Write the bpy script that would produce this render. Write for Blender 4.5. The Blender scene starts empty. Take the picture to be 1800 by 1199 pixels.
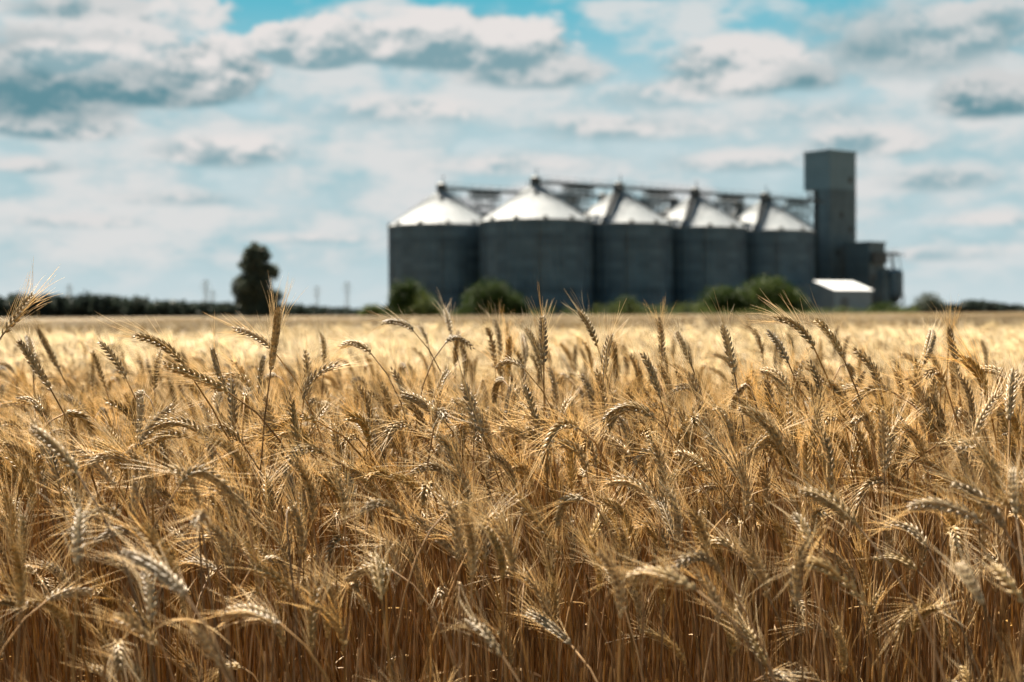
import bpy, math, random
import numpy as np
from mathutils import Vector, Euler

random.seed(7)
RNG = np.random.default_rng(11)
R = math.radians
S = bpy.context.scene
COL = S.collection

# ------------------------------------------------------------------ camera
F = 2500.0                       # focal length in photo pixels (1800 wide) = 50 mm on 36 mm
CAMZ = 1.10
cam_d = bpy.data.cameras.new('camera')
cam = bpy.data.objects.new('camera', cam_d)
COL.objects.link(cam)
cam.location = (0, 0, CAMZ)
ROLL = 0.0060
cam.rotation_euler = Euler((R(90) - math.atan(46.5 / F), math.atan(ROLL), 0), 'XYZ')
cam_d.lens = 50
cam_d.sensor_width = 36
cam_d.clip_start = 0.05
cam_d.clip_end = 20000
cam_d.dof.use_dof = True
cam_d.dof.focus_distance = 2.12
cam_d.dof.aperture_fstop = 5.2
S.camera = cam
M3 = np.array(cam.rotation_euler.to_matrix())
CR, CU, CF = M3[:, 0], M3[:, 1], -M3[:, 2]
CP = np.array((0, 0, CAMZ))


def at(px, py, d):
    """world point seen at photo pixel (px, py) at depth d along the view axis"""
    return CP + d * (CF + CR * (px - 900) / F + CU * (599.5 - py) / F)


def ground_at(px, d):
    p = at(px, 599.5, d)
    return np.array((p[0], p[1], 0.0))


# ------------------------------------------------------------------ object helpers
def tag(o, label=None, cat=None, group=None, kind=None):
    if label: o['label'] = label
    if cat: o['category'] = cat
    if group: o['group'] = group
    if kind: o['kind'] = kind
    return o


def empty(name, loc, label, cat, group=None, rz=0.0):
    o = bpy.data.objects.new(name, None)
    COL.objects.link(o)
    o.location = loc
    o.rotation_euler = (0, 0, rz)
    o.empty_display_size = .1
    return tag(o, label, cat, group)


class QB:
    """collects quads as numpy arrays"""
    def __init__(s):
        s.v, s.f, s.m, s.n = [], [], [], 0

    def add(s, v, f, mat=0):
        v = np.asarray(v, float).reshape(-1, 3)
        f = np.asarray(f, np.int64).reshape(-1, 4)
        s.v.append(v); s.f.append(f + s.n); s.m.append(np.full(len(f), mat)); s.n += len(v)

    def merge(s, o, mat):
        if o.n:
            v, f = o.arrays()
            s.add(v, f, mat)

    def arrays(s):
        return np.concatenate(s.v), np.concatenate(s.f)

    def mesh(s, name, mats, smooth=True):
        v, f = s.arrays()
        me = bpy.data.meshes.new(name)
        me.vertices.add(len(v)); me.vertices.foreach_set('co', v.astype(np.float32).ravel())
        me.loops.add(f.size); me.loops.foreach_set('vertex_index', f.astype(np.int32).ravel())
        me.polygons.add(len(f))
        me.polygons.foreach_set('loop_start', np.arange(0, f.size, 4, dtype=np.int32))
        me.polygons.foreach_set('material_index', np.concatenate(s.m).astype(np.int32))
        for m in mats: me.materials.append(m)
        me.update(calc_edges=True)
        me.validate()
        if smooth:
            me.polygons.foreach_set('use_smooth', np.ones(len(me.polygons), bool))
        return me


class MB:
    """general mesh builder for buildings"""
    def __init__(s):
        s.v, s.f = [], []

    def add(s, vs, fs):
        n = len(s.v)
        s.v += [tuple(map(float, p)) for p in vs]
        s.f += [tuple(i + n for i in f) for f in fs]
        return s

    def box(s, x0, x1, y0, y1, z0, z1):
        vs = [(x, y, z) for z in (z0, z1) for y in (y0, y1) for x in (x0, x1)]
        return s.add(vs, [(0, 2, 3, 1), (4, 5, 7, 6), (0, 1, 5, 4), (2, 6, 7, 3), (0, 4, 6, 2), (1, 3, 7, 5)])

    def bar(s, a, b, w, h=None):
        a, b = np.array(a, float), np.array(b, float)
        h = h or w
        t = b - a; t /= np.linalg.norm(t)
        ref = np.array((0, 0, 1.)) if abs(t[2]) < .95 else np.array((1., 0, 0))
        p = np.cross(t, ref); p /= np.linalg.norm(p)
        q = np.cross(p, t)
        vs = [c + i * p * w / 2 + j * q * h / 2 for c in (a, b) for i, j in ((-1, -1), (1, -1), (1, 1), (-1, 1))]
        return s.add(vs, [(0, 3, 2, 1), (4, 5, 6, 7), (0, 1, 5, 4), (1, 2, 6, 5), (2, 3, 7, 6), (3, 0, 4, 7)])

    def lathe(s, prof, n=48, cx=0, cy=0, cap=True):
        vs, fs = [], []
        for r, z in prof:
            for k in range(n):
                a = 2 * math.pi * k / n
                vs.append((cx + r * math.cos(a), cy + r * math.sin(a), z))
        for i in range(len(prof) - 1):
            for k in range(n):
                k2 = (k + 1) % n
                fs.append((i * n + k, i * n + k2, (i + 1) * n + k2, (i + 1) * n + k))
        if cap:
            fs.append(tuple(range(n))[::-1])
            fs.append(tuple((len(prof) - 1) * n + k for k in range(n)))
        return s.add(vs, fs)

    def build(s, name, mat, parent=None, smooth=False, loc=None):
        me = bpy.data.meshes.new(name)
        me.from_pydata(s.v, [], s.f)
        me.materials.append(mat)
        if smooth:
            me.polygons.foreach_set('use_smooth', [len(p.vertices) == 4 for p in me.polygons])
        me.update()
        o = bpy.data.objects.new(name, me)
        COL.objects.link(o)
        if parent: o.parent = parent
        if loc is not None: o.location = loc
        return o


# ------------------------------------------------------------------ materials
def new_mat(name):
    m = bpy.data.materials.new(name)
    m.use_nodes = True
    nt = m.node_tree
    nt.nodes.clear()
    return m, nt, nt.nodes, nt.links


def straw(name, c1, c2, rough, transl, scale, spec=.4, vlo=.72, vhi=1.18, c3=None):
    m, nt, N, L = new_mat(name)
    out = N.new('ShaderNodeOutputMaterial')
    tc = N.new('ShaderNodeTexCoord')
    no = N.new('ShaderNodeTexNoise'); no.inputs['Scale'].default_value = scale; no.inputs['Detail'].default_value = 3
    L.new(tc.outputs['Object'], no.inputs['Vector'])
    rp = N.new('ShaderNodeValToRGB')
    rp.color_ramp.elements[0].position = .36; rp.color_ramp.elements[0].color = (*c1, 1)
    rp.color_ramp.elements[1].position = .64; rp.color_ramp.elements[1].color = (*c2, 1)
    L.new(no.outputs['Fac'], rp.inputs[0])
    oi = N.new('ShaderNodeObjectInfo')
    mr = N.new('ShaderNodeMapRange'); mr.inputs[3].default_value = vlo; mr.inputs[4].default_value = vhi
    L.new(oi.outputs['Random'], mr.inputs[0])
    # a second random value decides how ripe (golden or grey-brown) the plant is
    ml = N.new('ShaderNodeMath'); ml.operation = 'MULTIPLY'; ml.inputs[1].default_value = 17.31
    L.new(oi.outputs['Random'], ml.inputs[0])
    fr = N.new('ShaderNodeMath'); fr.operation = 'FRACT'; L.new(ml.outputs[0], fr.inputs[0])
    hs = N.new('ShaderNodeHueSaturation')
    sat = N.new('ShaderNodeMapRange'); sat.inputs[3].default_value = .82; sat.inputs[4].default_value = 1.12
    L.new(fr.outputs[0], sat.inputs[0])
    L.new(sat.outputs[0], hs.inputs['Saturation'])
    L.new(mr.outputs[0], hs.inputs['Value']); L.new(rp.outputs[0], hs.inputs['Color'])
    bs = N.new('ShaderNodeBsdfPrincipled')
    bs.inputs['Roughness'].default_value = rough
    bs.inputs['Specular IOR Level'].default_value = spec
    L.new(hs.outputs[0], bs.inputs['Base Color'])
    tr = N.new('ShaderNodeBsdfTranslucent'); L.new(hs.outputs[0], tr.inputs['Color'])
    mx = N.new('ShaderNodeMixShader'); mx.inputs[0].default_value = transl
    L.new(bs.outputs[0], mx.inputs[1]); L.new(tr.outputs[0], mx.inputs[2])
    L.new(mx.outputs[0], out.inputs[0])
    return m


M_EAR = straw('ripe_husk', (.215, .135, .050), (.44, .31, .142), .48, .07, 160, .36)
M_AWN = straw('awn_straw', (.80, .60, .32), (.90, .735, .46), .45, .52, 60, .4)
M_STEM = straw('stem_straw', (.165, .088, .032), (.38, .225, .095), .6, .04, 24, .12, .5, 1.35)
M_LEAF = straw('dry_leaf', (.34, .20, .075), (.56, .39, .19), .6, .35, 30, .3)


def plain(name, c, rough=.6, metal=0., spec=.4, c2=None, scale=3., bump=0., bump_scale=40.):
    m, nt, N, L = new_mat(name)
    out = N.new('ShaderNodeOutputMaterial')
    bs = N.new('ShaderNodeBsdfPrincipled')
    bs.inputs['Roughness'].default_value = rough
    bs.inputs['Metallic'].default_value = metal
    bs.inputs['Specular IOR Level'].default_value = spec
    tc = N.new('ShaderNodeTexCoord')
    no = N.new('ShaderNodeTexNoise'); no.inputs['Scale'].default_value = scale; no.inputs['Detail'].default_value = 5
    L.new(tc.outputs['Object'], no.inputs['Vector'])
    rp = N.new('ShaderNodeValToRGB')
    rp.color_ramp.elements[0].position = .35; rp.color_ramp.elements[0].color = (*c, 1)
    rp.color_ramp.elements[1].position = .68; rp.color_ramp.elements[1].color = (*(c2 or tuple(x * 1.2 for x in c)), 1)
    L.new(no.outputs['Fac'], rp.inputs[0]); L.new(rp.outputs[0], bs.inputs['Base Color'])
    if bump:
        n2 = N.new('ShaderNodeTexNoise'); n2.inputs['Scale'].default_value = bump_scale
        L.new(tc.outputs['Object'], n2.inputs['Vector'])
        bp = N.new('ShaderNodeBump'); bp.inputs['Strength'].default_value = bump
        L.new(n2.outputs['Fac'], bp.inputs['Height']); L.new(bp.outputs[0], bs.inputs['Normal'])
    L.new(bs.outputs[0], out.inputs[0])
    return m


def corrugated(name, c, c2, rough, metal, horiz=True, period=.28, panel=True):
    """galvanised sheet: fine corrugation bump and sheet-to-sheet tone changes round a bin"""
    m, nt, N, L = new_mat(name)
    out = N.new('ShaderNodeOutputMaterial')
    bs = N.new('ShaderNodeBsdfPrincipled')
    bs.inputs['Metallic'].default_value = metal
    bs.inputs['Roughness'].default_value = rough
    tc = N.new('ShaderNodeTexCoord')
    sp = N.new('ShaderNodeSeparateXYZ'); L.new(tc.outputs['Object'], sp.inputs[0])

    def M(op, a, b=None):
        n = N.new('ShaderNodeMath'); n.operation = op
        for i, q in enumerate((a, b)):
            if q is None: continue
            if isinstance(q, (int, float)): n.inputs[i].default_value = q
            else: L.new(q, n.inputs[i])
        return n.outputs[0]
    ang = M('ARCTAN2', sp.outputs[1], sp.outputs[0])
    cb = N.new('ShaderNodeCombineXYZ')
    if panel:
        L.new(M('FLOOR', M('MULTIPLY', ang, 24 / (2 * math.pi))), cb.inputs[0])
        L.new(M('FLOOR', M('DIVIDE', sp.outputs[2], 1.15)), cb.inputs[1])
    else:
        L.new(M('FLOOR', M('MULTIPLY', sp.outputs[0], .8)), cb.inputs[0])
        L.new(M('FLOOR', M('MULTIPLY', sp.outputs[1], .8)), cb.inputs[1])
        L.new(M('FLOOR', M('MULTIPLY', sp.outputs[2], .35)), cb.inputs[2])
    wn = N.new('ShaderNodeTexWhiteNoise'); L.new(cb.outputs[0], wn.inputs['Vector'])
    no = N.new('ShaderNodeTexNoise'); no.inputs['Scale'].default_value = .35; no.inputs['Detail'].default_value = 6
    L.new(tc.outputs['Object'], no.inputs['Vector'])
    wr = N.new('ShaderNodeTexWhiteNoise'); wr.noise_dimensions = '1D'
    L.new(M('FLOOR', M('DIVIDE', sp.outputs[2], 1.15 if panel else 2.1)), wr.inputs['W'])
    mixv = M('ADD', M('MULTIPLY', wr.outputs['Value'], .30), M('ADD', M('MULTIPLY', wn.outputs['Value'], .32), M('MULTIPLY', no.outputs['Fac'], .5)))
    rp = N.new('ShaderNodeValToRGB')
    rp.color_ramp.elements[0].position = .2; rp.color_ramp.elements[0].color = (*c, 1)
    rp.color_ramp.elements[1].position = .85; rp.color_ramp.elements[1].color = (*c2, 1)
    L.new(mixv, rp.inputs[0]); L.new(rp.outputs[0], bs.inputs['Base Color'])
    wave = M('SINE', M('MULTIPLY', sp.outputs[2] if horiz else ang, (2 * math.pi / period) if horiz else 120))
    bp = N.new('ShaderNodeBump'); bp.inputs['Strength'].default_value = .35; bp.inputs['Distance'].default_value = .03
    L.new(wave, bp.inputs['Height']); L.new(bp.outputs[0], bs.inputs['Normal'])
    L.new(bs.outputs[0], out.inputs[0])
    return m


M_BIN = corrugated('shade_dark_bin_steel', (.030, .052, .070), (.088, .138, .172), .45, .35)  # galvanised steel, the shade on the bin walls put into its darker colour
M_ROOF = corrugated('bright_roof_steel', (.185, .21, .225), (.27, .29, .305), .7, .0, horiz=False)
M_CLAD = corrugated('grey_cladding', (.042, .067, .08), (.085, .125, .142), .6, .1, horiz=False, panel=False)
M_CLAD2 = corrugated('pale_cladding', (.07, .122, .145), (.10, .155, .18), .55, .1, horiz=False, panel=False)
M_DARK = plain('dark_steel', (.030, .036, .038), .6, .2, c2=(.055, .062, .062), scale=1.)
M_FRAME = plain('frame_steel', (.055, .065, .07), .55, .3, c2=(.09, .1, .105), scale=1.)
M_SHEDROOF = plain('white_sheet_roof', (.62, .63, .64), .5, 0., .3, c2=(.74, .75, .755), scale=.4)
M_SHEDWALL = plain('shed_wall', (.12, .165, .19), .7, c2=(.155, .205, .23), scale=.7)
M_BARK = plain('bark', (.07, .05, .035), .9, c2=(.12, .09, .06), scale=6)
M_SOIL = plain('dry_soil', (.09, .055, .03), .95, c2=(.15, .10, .055), scale=1.5, bump=.6, bump_scale=30)


def leaf_mat(name, c1, c2, scale=.8):
    m, nt, N, L = new_mat(name)
    out = N.new('ShaderNodeOutputMaterial')
    tc = N.new('ShaderNodeTexCoord')
    no = N.new('ShaderNodeTexNoise'); no.inputs['Scale'].default_value = scale; no.inputs['Detail'].default_value = 4
    L.new(tc.outputs['Object'], no.inputs['Vector'])
    rp = N.new('ShaderNodeValToRGB')
    rp.color_ramp.elements[0].position = .3; rp.color_ramp.elements[0].color = (*c1, 1)
    rp.color_ramp.elements[1].position = .7; rp.color_ramp.elements[1].color = (*c2, 1)
    L.new(no.outputs['Fac'], rp.inputs[0])
    bs = N.new('ShaderNodeBsdfPrincipled'); bs.inputs['Roughness'].default_value = .6
    bs.inputs['Specular IOR Level'].default_value = .08
    L.new(rp.outputs[0], bs.inputs['Base Color'])
    tr = N.new('ShaderNodeBsdfTranslucent'); L.new(rp.outputs[0], tr.inputs['Color'])
    mx = N.new('ShaderNodeMixShader'); mx.inputs[0].default_value = .25
    L.new(bs.outputs[0], mx.inputs[1]); L.new(tr.outputs[0], mx.inputs[2])
    L.new(mx.outputs[0], out.inputs[0])
    return m


M_LEAF_TREE = leaf_mat('tree_leaves', (.052, .063, .046), (.10, .116, .08))
M_LEAF_BUSH = leaf_mat('bush_leaves', (.020, .036, .009), (.044, .068, .015))
M_LEAF_BUSH2 = leaf_mat('bright_bush_leaves', (.028, .046, .010), (.062, .086, .018))
M_LEAF_WOOD = leaf_mat('far_wood_leaves', (.024, .034, .028), (.042, .055, .042), .1)
M_WEED = leaf_mat('weed_leaves', (.06, .085, .02), (.12, .14, .04))


# ------------------------------------------------------------------ wheat geometry
def norm(v):
    return v / (np.linalg.norm(v, axis=-1, keepdims=True) + 1e-12)


def frames(P, roll=0.0):
    """tangents and a parallel transported frame along polyline P"""
    T = np.empty_like(P)
    T[1:-1] = P[2:] - P[:-2]; T[0] = P[1] - P[0]; T[-1] = P[-1] - P[-2]
    T = norm(T)
    ref = np.array((1., 0, 0)) if abs(T[0][0]) < .8 else np.array((0, 1., 0))
    a = norm(np.cross(T[0], ref))
    a = a * math.cos(roll) + np.cross(T[0], a) * math.sin(roll)
    A = [a]
    for t in T[1:]:
        a = a - t * a.dot(t); a = norm(a); A.append(a)
    A = np.array(A)
    return T, A, np.cross(T, A)


def tube(q, P, rad, sides):
    P = np.asarray(P, float); rad = np.asarray(rad, float)
    T, A, B = frames(P)
    an = np.arange(sides) * 2 * math.pi / sides
    V = P[:, None, :] + rad[:, None, None] * (A[:, None, :] * np.cos(an)[None, :, None] + B[:, None, :] * np.sin(an)[None, :, None])
    n = len(P)
    i, k = np.meshgrid(np.arange(n - 1), np.arange(sides), indexing='ij')
    k2 = (k + 1) % sides
    f = np.stack((i * sides + k, i * sides + k2, (i + 1) * sides + k2, (i + 1) * sides + k), -1)
    q.add(V, f)


def spindle_template(sides, tt, rr):
    an = np.arange(sides) * 2 * math.pi / sides
    V = np.array([[r * math.cos(a), r * math.sin(a), t] for t, r in zip(tt, rr) for a in an])
    f = []
    for i in range(len(tt) - 1):
        for k in range(sides):
            k2 = (k + 1) % sides
            f.append((i * sides + k, i * sides + k2, (i + 1) * sides + k2, (i + 1) * sides + k))
    return V, np.array(f)


T_HI = spindle_template(6, (0, .18, .45, .75, 1.0, 1.22), (.35, .85, 1., .72, .2, .02))
T_LO = spindle_template(4, (0, .4, 1.1), (.4, 1., .05))


def bez2(a, m, b, n):
    c = 2 * m - .5 * (a + b)
    t = np.linspace(0, 1, n)[:, None]
    return (1 - t) ** 2 * a + 2 * t * (1 - t) * c + t * t * b


def bez3(a, b, c, d, n):
    t = np.linspace(0, 1, n)[:, None]
    return (1 - t) ** 3 * a + 3 * t * (1 - t) ** 2 * b + 3 * t * t * (1 - t) * c + t ** 3 * d


def stalk(root, eb, em, et, rng, lod=0, fat=1.0, beard=1.0, leaves=None, spread=1.0, awn=1.0):
    """returns stem, ear, beard, leaf builders for one wheat plant"""
    root, eb, em, et = (np.asarray(p, float) for p in (root, eb, em, et))
    qs, qe, qb, ql = QB(), QB(), QB(), QB()
    nE = 13 if lod == 0 else 7
    E = bez2(eb, em, et, nE)
    T0 = norm(E[1] - E[0])
    h = max(.2, eb[2] - root[2])
    k = np.interp(T0[2], (-.6, .1, .8), (.035, .12, .30)) * min(1, h / .7)
    up = np.array((rng.normal(0, .03), rng.normal(0, .03), h * .5))
    P = bez3(root, root + up, eb - T0 * k, eb, 14 if lod == 0 else 7)
    P = np.vstack((P, E[1:3]))
    r0 = .00165 * fat
    rad = np.interp(np.linspace(0, 1, len(P)), (0, .6, 1), (r0 * 1.15, r0, r0 * .62))
    if lod == 0:
        for j in (5, 8):               # stem nodes
            rad[j] *= 1.0
    tube(qs, P, rad, 6 if lod == 0 else 3)
    # ear
    Lr = np.sum(np.linalg.norm(np.diff(E, axis=0), axis=1))
    nn = int(np.clip(round(Lr / .0042), 13, 25)) if lod == 0 else 9
    roll = rng.uniform(0, math.pi)
    T, A, B = frames(E, roll)
    tt = np.linspace(0, .965, nn)
    xi = np.linspace(0, 1, nE)
    ip = lambda X: np.stack([np.interp(tt, xi, X[:, c]) for c in range(3)], 1)
    Pn, Tn, An, Bn = ip(E), norm(ip(T)), norm(ip(A)), norm(ip(B))
    prof = np.interp(tt, (0, .1, .35, .75, 1), (.66, .92, 1.04, .95, .62)) * fat
    TV, TF = T_HI if lod == 0 else T_LO
    if lod == 0:
        tube(qe, E[:-1], np.full(nE - 1, .0016 * fat), 5)
    miss = rng.random() < .15
    for i in range(nn):
        side = 1 if i % 2 == 0 else -1
        s = prof[i] * rng.uniform(.92, 1.08)
        jit = lambda a: rng.normal(0, a)
        trip = ((-1, .62), (0, 1.), (1, .62)) if lod == 0 else ((0, 1.),)
        for w, bias in trip:
            if miss and rng.random() < .12: continue
            d = norm(Tn[i] * 1.0 + An[i] * side * (.40 * (.75 + .35 * bias) + jit(.05)) + Bn[i] * (w * .30 + jit(.05)))
            p = Pn[i] + An[i] * side * .0014 * s + Bn[i] * w * .0021 * s
            ln = (.0108 if lod == 0 else .0145) * s * rng.uniform(.93, 1.1)
            wd = (.00205 if lod == 0 else .0039) * s
            X = norm(np.cross(d, Bn[i])); Y = np.cross(d, X)
            V = p + TV[:, :1] * wd * X * .9 + TV[:, 1:2] * wd * Y * 1.05 + TV[:, 2:3] * ln * d
            qe.add(V, TF)
            # awn
            if rng.random() > beard: continue
            if lod == 0 and w == 0: continue
            al = rng.uniform(.036, .070) * np.interp(tt[i], (0, .4, 1), (.75, 1.05, .95))
            dd = norm(d * 1.0 + Tn[i] * rng.uniform(.2, .9) / spread + np.array((jit(.10), jit(.10), jit(.10))) * spread)
            bend = norm(np.cross(dd, rng.normal(0, 1, 3))) * al * rng.uniform(.02, .16) + np.array((0, 0, -1.)) * al * rng.uniform(-.02, .10)
            tip = p + d * ln * 1.05
            if lod == 0:
                u = np.linspace(0, 1, 5)[:, None]
                tube(qb, tip + dd * al * u + bend * u * u, (.00026, .00025, .00022, .00016, .00007), 3)
            else:
                pw = norm(np.cross(dd, rng.normal(0, 1, 3))) * .00042 * awn
                a2 = tip + dd * al * .5 + bend * .25; a3 = tip + dd * al + bend
                qb.add((tip - pw, tip + pw, a2 + pw * .75, a2 - pw * .75, a3 + pw * .3, a3 - pw * .3), ((0, 1, 2, 3), (3, 2, 4, 5)))
    # leaves
    nl = leaves if leaves is not None else int(rng.choice((0, 0, 1)))
    for _ in range(nl):
        j = rng.uniform(.42, .82)
        pos = np.array([np.interp(j, np.linspace(0, 1, len(P)), P[:, c]) for c in range(3)])
        az = rng.uniform(0, 2 * math.pi)
        out = np.array((math.cos(az), math.sin(az), 0))
        ln = rng.uniform(.09, .2)
        n = 8 if lod == 0 else 4
        u = np.linspace(0, 1, n)[:, None]
        drop = rng.uniform(.3, 1.3)
        C = pos + out * ln * (u * .75) + np.array((0, 0, 1.)) * ln * (u * rng.uniform(.2, .8) - drop * u * u)
        Tl, Al, Bl = frames(C, rng.uniform(0, 6))
        tw = rng.uniform(-2.5, 2.5) * u
        W = (Al * np.cos(tw) + Bl * np.sin(tw)) * (rng.uniform(.0014, .0030) * np.interp(u, (0, .3, 1), (.8, 1, .08)))
        V = np.stack((C - W, C + W), 1)
        i = np.arange(n - 1)
        ql.add(V, np.stack((2 * i, 2 * i + 1, 2 * i + 3, 2 * i + 2), 1))
    return qs, qe, qb, ql


def random_pose(rng, H):
    """ear base, middle and tip of a field stalk; ears lean mostly toward -X (the wind)"""
    L = rng.uniform(.062, .090)
    kind = rng.choice(4, p=(.48, .34, .12, .06))
    tilt = R((rng.uniform(3, 24), rng.uniform(24, 58), rng.uniform(60, 100), rng.uniform(105, 150))[kind])
    az = math.pi + rng.normal(0, .75)
    o = np.array((math.cos(az), math.sin(az), 0))
    z = np.array((0, 0, 1.))
    t0 = max(0, tilt - R(18 + 22 * (kind >= 2))); t1 = tilt + R(14)
    d0 = z * math.cos(t0) + o * math.sin(t0); d1 = z * math.cos(t1) + o * math.sin(t1)
    lean = rng.uniform(.01, .10) + .05 * (kind >= 1)
    eb = o * lean + z * (H - L * .6 * max(0, math.cos(tilt)))
    em = eb + d0 * L * .5; et = em + d1 * L * .5
    return eb, em, et


WM = [M_STEM, M_EAR, M_AWN, M_LEAF]


def stalk_parts(parts, parent, meshes=None):
    st = bpy.data.objects.new('stem', meshes[0]); ea = bpy.data.objects.new('ear', meshes[1])
    be = bpy.data.objects.new('beard', meshes[2])
    lst = [st, ea, be]
    st.parent = parent; ea.parent = parent; be.parent = ea
    if meshes[3]:
        le = bpy.data.objects.new('leaf', meshes[3]); le.parent = parent; lst.append(le)
    for o in lst: COL.objects.link(o)


def meshes_of(parts):
    nm = ('stem', 'ear', 'beard', 'leaf')
    return [p.mesh(nm[i], [WM[i]]) if p.n else None for i, p in enumerate(parts)]


# hero ears: base, tip (photo px), optional middle, optional depth
HERO = [
 (5,588,58,520,None,1.95),(90,686,33,600,None,2.1),(58,640,47,592,None,2.7),(105,652,68,580,None,3.0),(222,666,175,602,None,2.3),
 (185,680,163,620,None,2.9),(325,645,235,590,(285,606),2.0),(402,690,288,640,(345,662),2.0),(482,618,410,578,None,2.25),(476,650,489,543,None,1.95),
 (455,682,464,628,None,2.6),(398,690,374,614,None,2.4),(240,777,246,698,None,2.15),(240,788,302,716,None,2.0),(372,782,272,752,(325,744),2.0),
 (136,832,56,754,None,1.5),(104,800,116,722,None,2.5),(379,748,386,688,None,2.5),(441,732,432,682,None,2.6),(528,806,513,704,None,1.95),
 (316,852,428,892,(362,832),1.62),(534,702,598,640,(552,662),2.1),(569,642,564,588,None,2.9),(202,852,140,790,None,1.85),(74,724,34,704,(58,706),2.3),
 (226,822,186,754,None,2.1),(653,622,598,610,(625,604),2.3),(727,582,673,568,(702,567),2.6),(794,588,782,545,None,2.8),(752,604,737,574,None,3.2),
 (784,602,832,614,(805,595),2.5),(869,634,857,578,None,2.9),(911,628,895,591,None,3.2),(923,638,919,588,None,2.9),(950,642,924,578,None,2.6),
 (956,642,953,558,None,2.2),(1050,608,1019,548,None,2.5),(1060,672,1073,590,None,2.2),(1160,697,1129,622,None,2.2),(764,708,787,654,None,2.4),
 (921,648,872,648,(895,634),2.4),(782,742,708,694,(742,708),2.1),(850,768,814,674,None,1.95),(832,752,806,702,None,2.4),(952,768,924,680,None,2.0),
 (1152,738,1058,742,(1105,715),2.05),(1108,802,1052,764,None,2.2),(886,748,898,680,None,2.5),(657,792,624,738,None,2.3),(1291,658,1271,574,None,2.1),
 (1432,614,1362,560,(1402,574),2.15),(1482,628,1434,563,None,2.2),(1386,638,1350,584,None,2.4),(1312,676,1282,734,(1294,698),2.3),(1486,640,1498,668,None,2.6),
 (1393,694,1338,652,(1368,662),2.3),(1558,826,1585,738,None,1.95),(1500,842,1516,766,None,2.2),(1295,838,1240,764,None,1.95),(1714,768,1762,688,None,1.85),
 (1775,738,1783,652,None,1.85),(1302,850,1374,756,(1322,792),2.0),(1252,836,1188,798,(1218,806),2.0),(1786,905,1784,826,None,1.5),(1772,664,1714,654,(1742,650),2.2),
 (1622,642,1638,582,None,2.4),(1684,668,1668,578,None,2.5),(1668,604,1671,576,None,2.6),(326,1048,222,974,(278,1002),1.28),(312,1012,250,928,None,1.5),
 (512,1048,436,998,(480,1012),1.62),(492,1096,394,1082,(440,1074),1.42),(136,992,142,900,None,1.4),(276,1132,208,1084,None,1.4),(506,896,518,952,(512,912),1.75),
 (416,958,362,946,(390,941),1.8),(382,1002,318,992,(350,988),1.75),(82,1056,162,1040,(118,1042),1.55),(266,1092,254,1008,None,1.42),(386,1172,342,1108,None,1.35),
 (986,974,913,876,None,1.85),(806,982,724,906,(762,938),1.85),(834,946,884,902,(855,918),1.8),(896,1014,892,948,None,1.8),(671,1054,658,976,None,1.5),
 (1002,1132,928,1080,(965,1100),1.65),(882,1152,824,1092,None,1.42),(808,1024,822,1086,(812,1050),1.7),(1222,1036,1108,1014,(1160,1010),1.38),(692,1004,608,1022,(650,998),1.7),
 (1162,888,1068,850,(1116,850),1.9),(796,912,748,862,None,2.0),(1094,1056,1066,998,None,1.7),(1506,922,1412,864,(1460,882),1.6),(1724,918,1598,892,(1658,888),1.5),
 (1766,928,1676,852,(1728,878),1.55),(1524,1064,1396,1004,(1448,996),1.5),(1628,958,1558,924,(1600,930),1.7),(1348,1168,1308,1104,None,1.55),(1292,968,1246,958,(1268,952),1.75),
 (1424,962,1396,906,None,1.6),(1728,1064,1688,996,None,1.3),(1798,1058,1746,996,None,1.35),(1612,1002,1542,984,(1578,982),1.7),(690,780,655,730,None,2.4),
 (1205,850,1190,770,None,2.2),(1330,745,1290,690,None,2.3),(1215,640,1190,585,None,2.5),(540,770,575,715,None,2.3),(1640,760,1600,705,(1622,722),2.2),
 (1450,790,1425,735,None,2.3),(985,760,1005,700,None,2.4),(620,880,600,815,None,2.0),(1040,950,1075,880,None,1.9),(1185,950,1160,880,None,1.85),
]
ZONES = [(170, 'near the left edge of the field'), (380, 'left of the lone tree'), (540, 'below the lone tree'), (690, 'between lone tree and silos'),
         (850, 'below the leftmost silo'), (1050, 'below the largest silo'), (1230, 'below the middle silos'), (1410, 'below the big green bush'),
         (1600, 'below the shed'), (1801, 'near the right edge')]
BANDS = [(640, 'tall, near the horizon'), (790, 'in the bright upper band'), (930, 'in the middle rows'), (2000, 'in the dark front rows')]
hero_info = []
for bx, by, tx, ty, mid, d in HERO:
    dx, dy = tx - bx, by - ty
    if dy < -8 and abs(dx) < 40: pose = 'hanging'
    elif mid is not None and dy < 45: pose = 'arching'
    elif abs(dx) < 18: pose = 'upright'
    elif dx < 0: pose = 'left-leaning'
    else: pose = 'right-leaning'
    zx, zy = (bx + tx) / 2, (by + ty) / 2
    zone = next(z for q, z in ZONES if zx < q); band = next(b for q, b in BANDS if zy < q)
    hero_info.append((pose, zone, band, zx))
ORD = ['leftmost', 'second from left', 'third from left', 'fourth from left', 'fifth from left', 'sixth from left']
hero_eb = []
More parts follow.
